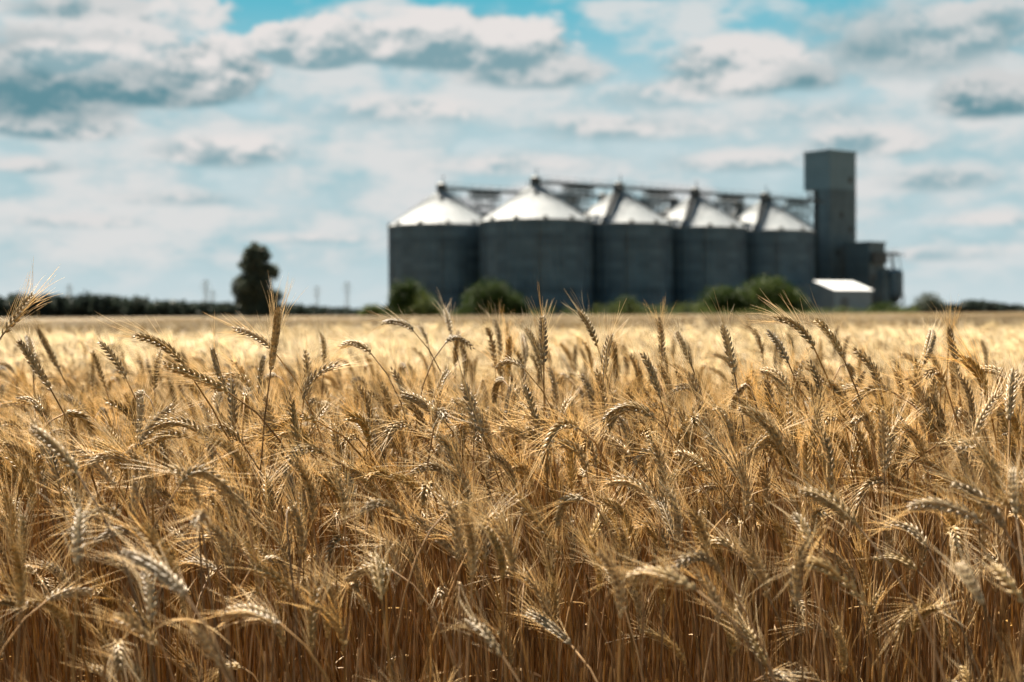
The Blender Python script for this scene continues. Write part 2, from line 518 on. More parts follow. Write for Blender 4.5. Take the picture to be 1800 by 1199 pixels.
for i, (bx, by, tx, ty, mid, d) in enumerate(HERO):
    rng = np.random.default_rng(1000 + i)
    pose, zone, band, zx = hero_info[i]
    same = sorted((hi[3], j) for j, hi in enumerate(hero_info) if hi[:3] == hero_info[i][:3])
    if len(same) == 1:
        label = f'{pose} bearded wheat ear {zone}, {band}'
    else:
        label = f'{ORD[[j for _, j in same].index(i)]} {pose} wheat ear {zone}, {band}'
    eb = at(bx, by, d)
    Lp = math.hypot(tx - bx, ty - by) / F * d
    want = rng.uniform(.078, .094)
    if Lp < .62 * want: want = max(.05, Lp * 1.5)
    dz = math.sqrt(max(0, want ** 2 - Lp ** 2)) if Lp < want else 0
    dz *= (.9 if rng.random() < .92 else -.4)
    et = at(tx, ty, d + dz)
    if mid: em = at(mid[0], mid[1], d + dz / 2)
    else:
        em = (eb + et) / 2 + np.array((0, 0, .005)) + CR * rng.normal(0, .002)
    c = 2 * em - .5 * (eb + et)
    T0 = norm(c - eb)
    root = np.array((eb[0] - T0[0] * .14 + rng.normal(0, .02), eb[1] - T0[1] * .10 + rng.normal(0, .02), 0))
    e = empty('wheat_stalk', root, label, 'wheat', 'wheat stalks standing out in the front rows')
    loc = lambda p: p - root
    fat = float(np.clip(max(Lp, want) / .092, .82, 1.02))
    parts = stalk(np.zeros(3), loc(eb), loc(em), loc(et), rng, 0, fat, .62 if d < 1.75 else .85, leaves=int(rng.random() < .15))
    stalk_parts(None, e, meshes_of(parts))
    hero_eb.append(eb)

# ---- prototypes for the rest of the field (kept outside the scene; used by the one field object)
NV = 28
proto_col = bpy.data.collections.new('wheat_prototypes')
upright = []
near_parts, idx_near, idx_mid, idx_far = [], [], [], []
count = 0


def proto(q_list, name):
    global count
    q = QB()
    for i, p in enumerate(q_list): q.merge(p, i)
    o = bpy.data.objects.new('%03d_%s' % (count, name), q.mesh(name, WM))
    proto_col.objects.link(o)
    count += 1
    return count - 1


for i in range(NV):
    rng = np.random.default_rng(200 + i)
    eb, em, et = random_pose(rng, rng.uniform(.82, .93))
    parts = stalk((0, 0, 0), eb, em, et, rng, 0, rng.uniform(.82, 1.0), .85, leaves=int(rng.random() < .14))
    near_parts.append(parts)
    if et[2] - eb[2] > .065: upright.append(i)
    idx_near.append(proto(parts, 'near_stalk'))
idx_bare = []
for i in range(14):            # leafy tillers and bare straws filling the lower storey
    rng = np.random.default_rng(900 + i)
    qs, ql = QB(), QB()
    for _ in range(2):
        b = np.array((rng.normal(0, .02), rng.normal(0, .02), 0))
        t = b + np.array((rng.normal(0, .09), rng.normal(0, .09), rng.uniform(.52, .80)))
        P = bez3(b, b + (0, 0, .25), t - np.array((rng.normal(0, .02), rng.normal(0, .02), .2)), t, 8)
        tube(qs, P, np.linspace(.0017, .0011, 8), 5)
        _, _, _, l2 = stalk(b, t, t + (0, 0, .03), t + (0, 0, .06), rng, 0, 1, 0, leaves=int(rng.random() < .14))
        if l2.n: ql.merge(l2, 0)
    idx_bare.append(proto([qs, QB(), QB(), ql], 'straw'))
for i in range(10):           # mid distance: tufts of seven light stalks
    rng = np.random.default_rng(400 + i)
    acc = [QB(), QB(), QB(), QB()]
    for j in range(7):
        o = np.array((rng.uniform(-.08, .08), rng.uniform(-.08, .08), 0))
        eb, em, et = random_pose(rng, rng.uniform(.78, .95))
        for a, b in zip(acc, stalk(o, eb + o, em + o, et + o, rng, 1, .9, 1.0, leaves=int(rng.random() < .3), awn=2.4)): a.merge(b, 0)
    idx_mid.append(proto(acc, 'mid_tuft'))
for i in range(4):            # far: patches of many stalks, 1.5 m wide
    rng = np.random.default_rng(500 + i)
    acc = [QB(), QB(), QB(), QB()]
    for j in range(230):
        o = np.array((rng.uniform(-.75, .75), rng.uniform(-.75, .75), .25))
        eb, em, et = random_pose(rng, rng.uniform(.52, .72))
        for a, b in zip(acc, stalk(o, eb + o, em + o, et + o, rng, 1, 1.5, .3, leaves=0, spread=1.3, awn=1.0)): a.merge(b, 0)
    idx_far.append(proto(acc, 'far_patch'))

pts, idx, rot, scl = [], [], [], []


def canopy(x, y):
    return 1 + .035 * math.sin(x * 1.1 + .6 * y) + .03 * math.sin(y * .8 - x * .5 + 1.) + .02 * math.sin(x * 3.1 + y * 2.3)


def scatter(d0, d1, step, ids, jit, margin, srange, twist, kind):
    y = d0
    while y < d1:
        w = .385 * y + margin
        x = -w
        while x < w:
            px, py = x + random.uniform(-jit, jit) * step, y + random.uniform(-jit, jit) * step
            yield px, py
            x += step
        y += step


indiv = []
front = lambda x: 1.60 + .07 * math.sin(x * 5.1 + 1) + .05 * math.sin(x * 11.3)
for x, y in scatter(1.30, 5.2, .045, idx_near, .5, .6, None, None, 'n'):
    edge = front(x)
    if y < edge - .18 or (y < edge and random.random() < (edge - y) / .18): continue
    if y < 2.7 and random.random() < np.interp(y, (1.6, 1.95, 2.6), (.50, .25, .05)): continue
    k = random.randrange(NV)
    lo = np.interp(y, (1.4, 1.7, 2.1, 2.8), (.66, .72, .80, .82))
    s = random.uniform(lo, np.interp(y, (1.4, 1.7, 2.1, 2.6), (.90, .96, 1.05, 1.0))) * canopy(x, y)
    rz = random.gauss(0, .55)
    indiv.append((y, x, k, s, rz))
for _ in range(46):            # taller plants whose beards cross the horizon
    y = random.uniform(2.3, 4.6)
    px = random.uniform(820, 1500) if random.random() < .7 else random.uniform(0, 1800)
    p = ground_at(px, y)
    indiv.append((p[1], p[0], random.choice(upright), random.uniform(1.06, 1.15), random.gauss(0, .6)))
for _ in range(150):           # single ears standing a little above the rest
    y = random.uniform(2.1, 4.4)
    p = ground_at(random.uniform(-40, 1840), y)
    indiv.append((p[1], p[0], random.randrange(NV), random.uniform(.97, 1.08), random.gauss(0, .6)))
indiv.sort()
# the stalks nearest the camera become things of their own
inview = [t for t in indiv if abs(t[1]) < .36 * t[0] + .05]
own = inview[:300 - len(HERO)]
owned = set(map(id, own))
mesh_cache = {}
for y, x, k, s, rz in own:
    if k not in mesh_cache: mesh_cache[k] = meshes_of(near_parts[k])
    e = empty('wheat_stalk', (x, y, 0), 'golden wheat stalk half hidden among the clearer ears of the front rows', 'wheat',
              'wheat stalks crowded behind the clear ears', rz)
    e.scale = (s, s, s)
    stalk_parts(None, e, mesh_cache[k])
for t in indiv:
    if id(t) in owned: continue
    y, x, k, s, rz = t
    pts.append((x, y, 0)); idx.append(idx_near[k]); rot.append((0, 0, rz)); scl.append((s, s, s))
for x, y in scatter(1.45, 3.6, .038, None, .5, .6, None, None, 'b'):
    if y < front(x) - .1: continue
    s = random.uniform(.85, 1.05)
    pts.append((x, y, 0)); idx.append(random.choice(idx_bare)); rot.append((0, 0, random.uniform(0, 6.28))); scl.append((s, s, s))
for x, y in scatter(5.2, 16, .135, None, .5, .6, None, None, 'm'):
    s = random.uniform(.86, .99) * canopy(x, y)
    pts.append((x, y, 0)); idx.append(random.choice(idx_mid)); rot.append((0, 0, random.gauss(0, .6))); scl.append((s, s, s))
for x, y in scatter(16, 60, .9, None, .3, 2, None, None, 'f'):
    s = random.uniform(.88, .96) * canopy(x * .4, y * .4)
    pts.append((x, y, 0)); idx.append(random.choice(idx_far)); rot.append((0, 0, random.gauss(0, .3) + random.choice((0, 0, math.pi)))); scl.append((1, 1, s))
for x, y in scatter(60, 232, 2.4, None, .3, 3, None, None, 'f'):
    s = random.uniform(.90, .97) * canopy(x * .15, y * .15)
    pts.append((x, y, 0)); idx.append(random.choice(idx_far)); rot.append((0, 0, random.gauss(0, .3))); scl.append((2.1, 2.1, s))
for x, y in scatter(232, 420, 5, None, .3, 3, None, None, 'f'):
    if x > -.085 * y: continue
    pts.append((x, y, 0)); idx.append(random.choice(idx_far)); rot.append((0, 0, random.gauss(0, .3))); scl.append((4.2, 4.2, 1.0))

me = bpy.data.meshes.new('wheat_field')
me.vertices.add(len(pts)); me.vertices.foreach_set('co', np.array(pts, np.float32).ravel())
a = me.attributes.new('variant', 'INT', 'POINT'); a.data.foreach_set('value', np.array(idx, np.int32))
a = me.attributes.new('turn', 'FLOAT_VECTOR', 'POINT'); a.data.foreach_set('vector', np.array(rot, np.float32).ravel())
a = me.attributes.new('size', 'FLOAT_VECTOR', 'POINT'); a.data.foreach_set('vector', np.array(scl, np.float32).ravel())
field = bpy.data.objects.new('wheat_field', me)
COL.objects.link(field)
tag(field, 'ripe golden wheat standing across the whole field to the far trees', 'wheat field', kind='stuff')
ng = bpy.data.node_groups.new('scatter_wheat', 'GeometryNodeTree')
ng.interface.new_socket('Geometry', in_out='INPUT', socket_type='NodeSocketGeometry')
ng.interface.new_socket('Geometry', in_out='OUTPUT', socket_type='NodeSocketGeometry')
N, L = ng.nodes, ng.links
gi, go = N.new('NodeGroupInput'), N.new('NodeGroupOutput')
ci = N.new('GeometryNodeCollectionInfo'); ci.inputs['Collection'].default_value = proto_col
ci.inputs['Separate Children'].default_value = True; ci.inputs['Reset Children'].default_value = True
iop = N.new('GeometryNodeInstanceOnPoints'); iop.inputs['Pick Instance'].default_value = True


def attr(n, t):
    x = N.new('GeometryNodeInputNamedAttribute'); x.data_type = t; x.inputs['Name'].default_value = n
    return x.outputs['Attribute']


L.new(gi.outputs[0], iop.inputs['Points']); L.new(ci.outputs[0], iop.inputs['Instance'])
L.new(attr('variant', 'INT'), iop.inputs['Instance Index'])
e2r = N.new('FunctionNodeEulerToRotation'); L.new(attr('turn', 'FLOAT_VECTOR'), e2r.inputs[0])
L.new(e2r.outputs[0], iop.inputs['Rotation']); L.new(attr('size', 'FLOAT_VECTOR'), iop.inputs['Scale'])
L.new(iop.outputs[0], go.inputs[0])
md = field.modifiers.new('scatter', 'NODES'); md.node_group = ng

# ------------------------------------------------------------------ ground
g = MB()
g.add([(-6000, -200, 0), (6000, -200, 0), (6000, 12000, 0), (-6000, 12000, 0)], [(0, 1, 2, 3)])
tag(g.build('ground', M_SOIL), kind='structure')

# ------------------------------------------------------------------ silos
Z0 = 250.0
U = np.array((.787, .618)); V = np.array((-.618, .787))       # along and across the two rows
BIN2 = np.array((.0168, 1.0))
ROT = math.atan2(U[1], U[0])


def site(along, across):
    p = BIN2 + U * along + V * across
    return np.array((p[0] * Z0, p[1] * Z0, 0.))


RB = .0388 * Z0
HE = 161.5 / F * Z0 + CAMZ          # eave height
HA = 224.0 / F * Z0 + CAMZ          # apex height
SLOPE = (HA - HE) / (RB - 1.0)


def make_silo(loc, label, stair=True):
    root = empty('grain_silo', loc, label, 'silo', 'corrugated grain silos in two rows')
    w = MB()
    prof = [(RB + .25, 0), (RB + .25, .5), (RB, .5)]
    nr = 14
    for i in range(nr):
        z0 = .5 + (HE - .5) * i / nr; z1 = .5 + (HE - .5) * (i + 1) / nr
        prof += [(RB, z0 + .02), (RB, z1 - .10), (RB + .04, z1 - .08), (RB + .04, z1 - .02)]
    prof += [(RB, HE)]
    w.lathe(prof, 96, cap=False)
    for k in range(48):
        a = 2 * math.pi * (k + .5) / 48
        c, s = math.cos(a), math.sin(a)
        w.bar((c * (RB + .08), s * (RB + .08), .5), (c * (RB + .08), s * (RB + .08), HE - .15), .16, .12)
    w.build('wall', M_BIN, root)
    r = MB()
    r.lathe([(RB + .02, HE - .02), (RB + .28, HE - .10), (RB + .28, HE + .05), (1.0, HA), (1.0, HA + .25), (.02, HA + .45)], 96, cap=False)
    for k in range(48):
        a = 2 * math.pi * k / 48
        c, s = math.cos(a), math.sin(a)
        r.bar((c * (RB + .2), s * (RB + .2), HE + .12), (c * 1.1, s * 1.1, HA + .02), .10, .10)
    roof = r.build('roof', M_ROOF, root)
    for k in range(12):
        a = 2 * math.pi * (k + .3) / 12
        c, s = math.cos(a), math.sin(a)
        v = MB(); rr = RB - .25; zz = HE + .35
        t = np.array((-s, c, 0)); o = np.array((c, s, 0)); p = o * rr
        pv = lambda q, h: tuple(p + t * q[0] + o * q[1] + np.array((0, 0, h)))
        v.add([pv(q, zz - .45) for q in ((-.35, -.3), (.35, -.3), (.35, .4), (-.35, .4))] +
              [pv(q, zz + h) for q, h in (((-.35, -.3), .35), ((.35, -.3), .35), ((.35, .55), .18), ((-.35, .55), .18))],
              [(0, 3, 2, 1), (4, 5, 6, 7), (0, 1, 5, 4), (1, 2, 6, 5), (2, 3, 7, 6), (3, 0, 4, 7)])
        v.build('roof_vent', M_DARK, roof)
    cp = MB(); cp.box(-.85, .85, -.85, .85, HA - .1, HA + 1.4); cp.lathe([(.98, HA + 1.36), (.98, HA + 1.55), (.25, HA + 1.9)], 12)
    cp.bar((.3, 0, HA + 1.8), (.3, 0, HA + 3.2), .16)
    cp.build('roof_cap', M_DARK, roof)
    # roof stairs with handrails, and a hatch
    for dirx, diry in ((.985, -.17),):
        st = MB()
        t = np.array((-diry, dirx, 0)); o = np.array((dirx, diry, 0))
        n = 26
        for i in range(n):
            rr = 1.2 + (RB - 1.2) * i / (n - 1); zz = HA - (rr - 1.0) * SLOPE
            st.bar(o * rr - t * .5 + (0, 0, zz + .16), o * rr + t * .5 + (0, 0, zz + .16), .22, .08)
            if i % 3 == 0:
                for q in (-.52, .52): st.bar(o * rr + t * q + (0, 0, zz), o * rr + t * q + (0, 0, zz + 1.1), .07)
        for q in (-.52, .52):
            for hgt in (.12, .6, 1.1):
                st.bar(o * 1.2 + t * q + (0, 0, HA - .2 * SLOPE + hgt), o * RB + t * q + (0, 0, HE + .05 + hgt), .08 if hgt > .2 else .2)
        st.build('roof_stair', M_FRAME, roof)
    h = MB(); rr = 2.9; zz = HA - (rr - 1.0) * SLOPE
    h.box(-.35 + .1, .35 + .1, -rr - .3, -rr + .4, zz - .3, zz + .35)
    h.build('roof_hatch', M_FRAME, roof)
    ld = MB()
    a = ROT - R(125); o = np.array((math.cos(a), math.sin(a), 0)); t = np.array((-o[1], o[0], 0))
    for q in (-.25, .25): ld.bar(o * (RB + .4) + t * q + (0, 0, 1), o * (RB + .4) + t * q + (0, 0, HE + .4), .06)
    for i in range(40):
        z = 1.2 + i * (HE - 1) / 40
        ld.bar(o * (RB + .4) - t * .25 + (0, 0, z), o * (RB + .4) + t * .25 + (0, 0, z), .04)
    ld.build('ladder', M_FRAME, root)
    return root


def front_stair(roof):
    st = MB()
    o = np.array((-.30, -.954, 0)); t = np.array((.954, -.30, 0))
    for i in range(26):
        rr = 1.2 + (RB - 1.2) * i / 25; zz = HA - (rr - 1.0) * SLOPE
        st.bar(o * rr - t * .45 + (0, 0, zz + .16), o * rr + t * .45 + (0, 0, zz + .16), .22, .08)
        if i % 3 == 0:
            for q in (-.47, .47): st.bar(o * rr + t * q + (0, 0, zz), o * rr + t * q + (0, 0, zz + 1.1), .06)
    for q in (-.47, .47):
        for hgt in (.12, .6, 1.1):
            st.bar(o * 1.2 + t * q + (0, 0, HA - .2 * SLOPE + hgt), o * RB + t * q + (0, 0, HE + .05 + hgt), .06 if hgt > .2 else .16)
    st.build('roof_stair', M_FRAME, roof)


def copy_tree(o, parent=None):
    c = o.copy(); COL.objects.link(c); c.parent = parent
    for ch in o.children: copy_tree(ch, c)
    return c


SP = .0793
FR_LAB = ['largest dark grey silo, nearest of the front row, conical bright roof', 'second silo of the front row, right of the largest one',
          'third silo of the front row, behind a green bush', 'last silo of the front row, beside the tall elevator tower']
BK_LAB = ['leftmost silo standing clear at the back row end, above a round bush', 'back row silo whose roof shows just left of the largest silo',
          'back row silo with roof peeking between the largest and second front silos', 'back row silo with roof peeking between second and third front silos',
          'back row silo roof nearest the tower, peeking behind the last front silos']
front_sites = [site(SP * i, 0) for i in range(4)]
back_sites = [site(SP * i - .025, .078) for i in range(5)]
first = make_silo(front_sites[0], FR_LAB[0])
for i, (p, l) in enumerate(list(zip(front_sites[1:], FR_LAB[1:])) + list(zip(back_sites, BK_LAB))):
    o = copy_tree(first); o.location = p; o['label'] = l
    if i < 3: front_stair(next(c for c in o.children if c.name.startswith('roof')))


def gallery(sites, end, label):
    """conveyor with walkway running over the roof peaks of one row and into the tower"""
    a, b = sites[0], end
    u3 = np.array((U[0], U[1], 0)); v3 = np.array((V[0], V[1], 0)); z3 = np.array((0, 0, 1.))
    root = empty('conveyor_gallery', (a[0], a[1], 0), label, 'conveyor', 'conveyor galleries over the silo rows')
    Lg = np.dot(b - a, u3)
    zt = HA + .55
    P = lambda s, v, z: u3 * s + v3 * v + z3 * z
    cv = MB(); cv.bar(P(0, 0, zt + .35), P(Lg, 0, zt + .35), .5, .38); cv.build('conveyor', M_DARK, root)
    wk = MB(); wk.bar(P(0, -1.0, zt), P(Lg, -1.0, zt), .9, .10); wk.build('walkway', M_FRAME, root)
    rl = MB()
    for h in (.55, 1.1): rl.bar(P(0, -1.45, zt + h), P(Lg, -1.45, zt + h), .06)
    n = int(Lg / 2)
    for i in range(n + 1): rl.bar(P(i * Lg / n, -1.45, zt), P(i * Lg / n, -1.45, zt + 1.1), .06)
    rl.build('railing', M_FRAME, root)
    S0 = SP * Z0
    k = 0
    while (k + .5) * S0 < Lg - 3:                   # lattice trusses and V trestles between the peaks
        c = (k + .5) * S0
        tr = MB()
        hl = 3.4
        for v in (-.7, .7):
            tr.bar(P(c - hl, v, zt - .15), P(c + hl, v, zt - .15), .22)
            tr.bar(P(c - hl, v, zt - 1.2), P(c + hl, v, zt - 1.2), .19)
            m = 8
            for i in range(m):
                s0, s1 = c - hl + 2 * hl * i / m, c - hl + 2 * hl * (i + 1) / m
                z0, z1 = (zt - .15, zt - 1.2) if i % 2 else (zt - 1.2, zt - .15)
                tr.bar(P(s0, v, z0), P(s1, v, z1), .14)
                tr.bar(P(s0, v, zt - .15), P(s0, v, zt - 1.2), .12)
        tr.build('truss', M_DARK, root)
        tb = MB()
        for v in (-.7, .7):
            for q in (-1, -.5, .5, 1):
                tb.bar(P(c + q * 3.0, v, zt - 1.2), P(c + q * .8, v, HE - 1.5), .19)
            for h in (.25, .5, .50):
                z = zt - 1.2 + (HE - 1.5 - zt + 1.5) * h; e = 3.0 + (.8 - 3.0) * h
                tb.bar(P(c - e, v, z), P(c + e, v, z), .14)
                tb.bar(P(c - e, v, z), P(c + e * .9, v, z + 1.2), .13)
                tb.bar(P(c + e, v, z), P(c - e * .9, v, z + 1.2), .13)
        for q in (-1, 1): tb.bar(P(c + q * .8, -.7, HE - 1.5), P(c + q * .8, .7, HE - 1.5), .19)
        for q in (-1, 1):
            for v in (-.7, .7): tb.bar(P(c + q * .8, v, HE - 1.5), P(c + q * .8, v, 0), .30)
        tb.build('trestle', M_DARK, root)
        k += 1
    if len(sites) > 4:                              # tall distributor box standing in the line before the tower
        c = Lg - 5.2
        m = MB(); m.bar(P(c, 0, zt - 2.6), P(c, 0, zt + 2.6), 1.1, 1.1); m.bar(P(c, 0, zt + 2.6), P(c, 0, zt + 4.2), .25)
        m.build('distributor', M_DARK, root)
    return root


tower_end_front = site(SP * 3 + .0793 * .88, 0)
gallery(front_sites, tower_end_front, 'dark steel conveyor with lattice supports over the front row of silo roofs')
gallery(back_sites, site(-.025 + SP * 4 + .06, .078), 'dark steel conveyor over the back row, starting at the leftmost silo')

# ------------------------------------------------------------------ elevator tower and plant (axes: x along U, y along V)
def pix_solve(px, d):
    return ground_at(px, d)


def height_for(py, px, d):
    p = at(px, py, d)
    return p[2]


DT = 1.19 * Z0
corner = ground_at(1459, DT)
tw = empty('elevator_tower', corner, 'tall grey clad elevator tower with overhanging top box beside the last silo', 'tower', rz=ROT)
HT = height_for(266, 1459, DT); HB = height_for(332, 1440, DT)
LU, LVtop, LVsh = 8.6, 6.9, 3.0
b = MB().box(0, LU, 0, LVtop, HB, HT)
b.box(-.12, LU + .12, -.12, LVtop + .12, HT, HT + .35)
for q in np.arange(.7, LVtop, 1.1): b.box(-.06, 0, q, q + .08, HB, HT)
b.build('head_house', M_CLAD2, tw)
b = MB().box(.06, LU, .003, LVsh, 0, HB)
for q in np.arange(.9, LU, 1.2): b.box(q, q + .09, -.06, .003, 6, HB)
for z in np.arange(6, HB - 1, 4.2): b.box(-.02, LU + .05, -.10, .003, z, z + .22)
b.build('shaft', M_CLAD, tw)
b = MB()
for x0 in (1.0, 3.4, 5.8):
    b.box(x0, x0 + 1.0, LVsh + .6, LVsh + 1.5, 0, HB)
    b.box(x0 + .2, x0 + .8, LVsh + 1.8, LVsh + 2.4, 0, HB)
b.build('bucket_elevator', M_DARK, tw)
b = MB()
for x0 in (.2, LU - .3):
    for y0 in (LVsh + .2, LVsh + 2.75): b.box(x0, x0 + .22, y0, y0 + .22, 0, HB)
for z in np.arange(2, HB, 3.):
    b.bar((.3, LVsh + .3, z), (.3, LVsh + 2.85, z + 3), .16); b.bar((.3, LVsh + .3, z), (.3, LVsh + 2.85, z), .18)
    b.bar((.3, LVsh + .2, z), (LU, LVsh + 2.85, z + .05), .18)
b.build('stair_frame', M_DARK, tw)
for (x0, z0) in ((6.2, HB + 1.5), (3.2, HB - 6), (6.2, HB - 9), (2.0, HB - 14)):
    w = MB().box(x0, x0 + 1.1, -.10, -.01, z0, z0 + 1.3); w.build('window', M_DARK, tw)

# machinery building right of the tower
DM = 1.17 * Z0
c2 = ground_at(1528, DM)
mb = empty('machinery_building', c2, 'dark grey flat roofed machinery building right of the tower', 'building', rz=ROT)
HM = height_for(427, 1528, DM)
b = MB().box(0, 5.2, 0, 6.2, 0, HM); b.build('wall', M_CLAD, mb)
b = MB().box(-.25, 5.5, -.25, 6.5, HM, HM + .3); b.build('roof', M_CLAD2, mb)
b = MB().box(.3, 4.9, -.9, -.01, HM - 4.2, HM - 2.2); b.build('loading_hood', M_DARK, mb)
b = MB().box(.4, 4.6, -.06, -.01, 1, HM - 6.5); b.build('door', M_DARK, mb)
# dryer column with pipe arm
DD = 1.15 * Z0
c3 = ground_at(1572, DD)
dr = empty('grain_dryer', c3, 'dark cylindrical grain dryer tank on lattice legs at the far right of the plant', 'dryer', rz=ROT)
HD = height_for(473, 1572, DD)
b = MB().lathe([(.5, 2.8), (1.75, 4.4), (1.75, HD - .6), (.9, HD)], 32)
for z in np.arange(4.5, HD - .7, .8): b.lathe([(1.76, z), (1.82, z + .03), (1.82, z + .1), (1.76, z + .13)], 32, cap=False)
b.build('tank', M_BIN, dr)
for sx in (-1.3, 1.3):
    for sy in (-1.3, 1.3):
        b = MB().bar((sx, sy, 0), (sx, sy, 4.6), .2); b.build('leg', M_DARK, dr)
b = MB()
for i in range(4):
    q = [(-1.3, -1.3), (1.3, -1.3), (1.3, 1.3), (-1.3, 1.3)]
    p0, p1 = q[i], q[(i + 1) % 4]
    b.bar((*p0, .4), (*p1, 3.6), .1); b.bar((*p1, .4), (*p0, 3.6), .1)
b.build('brace', M_DARK, dr)
zz = height_for(446, 1570, DD)
b = MB().bar((-4.5, 2.2, zz + .1), (1.6, .2, zz - .1), .55); b.bar((0, .1, HD - .3), (0, .7, zz), .4)
b.bar((1.4, .2, zz), (2.6, .1, HD - .5), .12); b.bar((1.6, .2, zz - .1), (2.9, -.3, zz - .3), .2)
for q in range(6): b.bar((-4 + q, 2.1 - q * .33, zz), (-4 + q, 2.1 - q * .33, zz + 1.1), .07)
b.build('pipe_arm', M_DARK, dr)
b = MB().box(-3.6, -1.0, -.2, 2.4, 0, HD - 2.0); b.box(-3.2, -1.3, .2, 1.8, HD - 2.0, HD + .2)
b.build('fan_house', M_CLAD, dr)
# white roofed shed in front
DS = 1.06 * Z0
c4 = ground_at(1466, DS)
sh = empty('shed', c4, 'low grey shed with bright white sloping roof in front of the tower', 'shed', rz=ROT)
HS = height_for(511, 1466, DS)
uS = U[0] - .226 * U[1]
LS = 68 / F * DS / uS
vS = 34 / F * DS / (.618 + .226 * .787)
HR = height_for(495, 1434, DS + vS * .787)
b = MB()
b.add([(0, 0, 0), (LS, 0, 0), (LS, vS, 0), (0, vS, 0), (0, 0, HS), (LS, 0, HS), (LS, vS, HR), (0, vS, HR)],
      [(0, 1, 5, 4), (0, 4, 7, 3), (1, 2, 6, 5), (2, 3, 7, 6)])
b.box(.5, LS - 1, vS + .05, vS + 5, 0, HR - .5)
b.build('wall', M_SHEDWALL, sh)
b = MB()
for y0, z0, y1, z1 in ((-.3, HS + .03, vS + .2, HR + .07),):
    b.add([(-.3, y0, z0), (LS + .3, y0, z0), (LS + .3, y1, z1), (-.3, y1, z1), (-.3, y0, z0 + .12), (LS + .3, y0, z0 + .12), (LS + .3, y1, z1 + .12), (-.3, y1, z1 + .12)],
          [(0, 3, 2, 1), (4, 5, 6, 7), (0, 1, 5, 4), (3, 7, 6, 2), (0, 4, 7, 3), (1, 2, 6, 5)])
b.build('roof', M_SHEDROOF, sh)
b = MB().box(2, 4.2, -.06, -.01, 0, HS * .75); b.build('door', M_FRAME, sh)


# ------------------------------------------------------------------ trees and bushes
def foliage(lobes, n, leaf, rng, name, mat, parent, drop=.0):
    q = QB()
    vol = np.array([a[3] * a[4] * a[5] for a in lobes]); vol = vol ** .8; vol /= vol.sum()
    which = rng.choice(len(lobes), n, p=vol)
    Lb = np.array(lobes)[which]
    d = norm(rng.normal(0, 1, (n, 3))); r = rng.random(n) ** .42
    r *= 1 + rng.normal(0, .09, n)
    C = Lb[:, :3] + d * r[:, None] * Lb[:, 3:6]
    C = C[C[:, 2] > .05]; m = len(C)
    a = norm(rng.normal(0, 1, (m, 3))); b = norm(np.cross(a, rng.normal(0, 1, (m, 3))))
    s = leaf * rng.uniform(.6, 1.3, m)[:, None]
    V = np.stack((C - a * s - b * s * .15, C - b * s * .62, C + a * s, C + b * s * .62), 1)
    q.add(V, np.arange(4 * m).reshape(m, 4))
    o = bpy.data.objects.new(name, q.mesh(name, [mat], False))
    COL.objects.link(o)
    if parent: o.parent = parent
    return o


def lobes_in(rng, outline, k, size):
    """lobe centres filling an outline function w(t): half width at relative height t"""
    out = []
    for _ in range(k):
        t = rng.uniform(0, 1); w, h = outline(t)
        a = rng.uniform(0, 2 * math.pi); rr = w * math.sqrt(rng.random()) * .78
        s = size * rng.uniform(.6, 1.2)
        out.append((rr * math.cos(a), rr * math.sin(a), h, s, s, s * rng.uniform(.8, 1.15)))
    return out


DTREE = 210.
tb = ground_at(452, DTREE)
tree = empty('tree', tb, 'lone dark green tree with a rounded ragged crown standing left of the silos', 'tree')
TH = height_for(422, 450, DTREE)
rng = np.random.default_rng(5)
k = F / DTREE
prof_t = [(0.10, 2.4), (.22, 3.7), (.36, 4.3), (.52, 4.1), (.66, 3.3), (.8, 2.2), (.93, .8)]
def out_tree(t):
    tt = .10 + .82 * t
    return np.interp(tt, [p[0] for p in prof_t], [p[1] for p in prof_t]), tt * TH
lb = lobes_in(rng, out_tree, 38, .85)
lb += [(0, 0, TH * .50, 2.3, 2.1, TH * .32), (0, 0, TH * .28, 2.3, 2.2, TH * .2)]
lb += [(-.9, 0, TH * .80, 1.3, 1.2, 1.5), (-.35, .3, TH * .91, .8, .8, 1.0), (1.5, -.5, TH * .80, .75, .8, 1.0), (2.6, 0, TH * .62, .85, .9, 1.2),
       (-2.7, 0, TH * .42, 1.1, 1., 1.8), (3.0, .5, TH * .33, .9, .9, 1.0), (1.2, 0, TH * .3, 1.7, 1.5, 2), (-1., 0, TH * .3, 1.7, 1.5, 2)]
foliage(lb, 21000, .21, rng, 'crown', M_LEAF_TREE, tree)
q = QB()
tube(q, [(0, 0, 0), (.05, 0, 2), (-.05, .1, 4.5), (0, 0, TH * .75)], (.38, .3, .2, .05), 10)
for i in range(9):
    a = rng.uniform(0, 6.28); z = rng.uniform(1.6, TH * .6)
    tube(q, [(0, 0, z), (math.cos(a) * 1.2, math.sin(a) * 1.2, z + 1.2), (math.cos(a) * 2.3, math.sin(a) * 2.3, z + 2.1)], (.13, .08, .02), 6)
o = bpy.data.objects.new('trunk', q.mesh('trunk', [M_BARK])); COL.objects.link(o); o.parent = tree


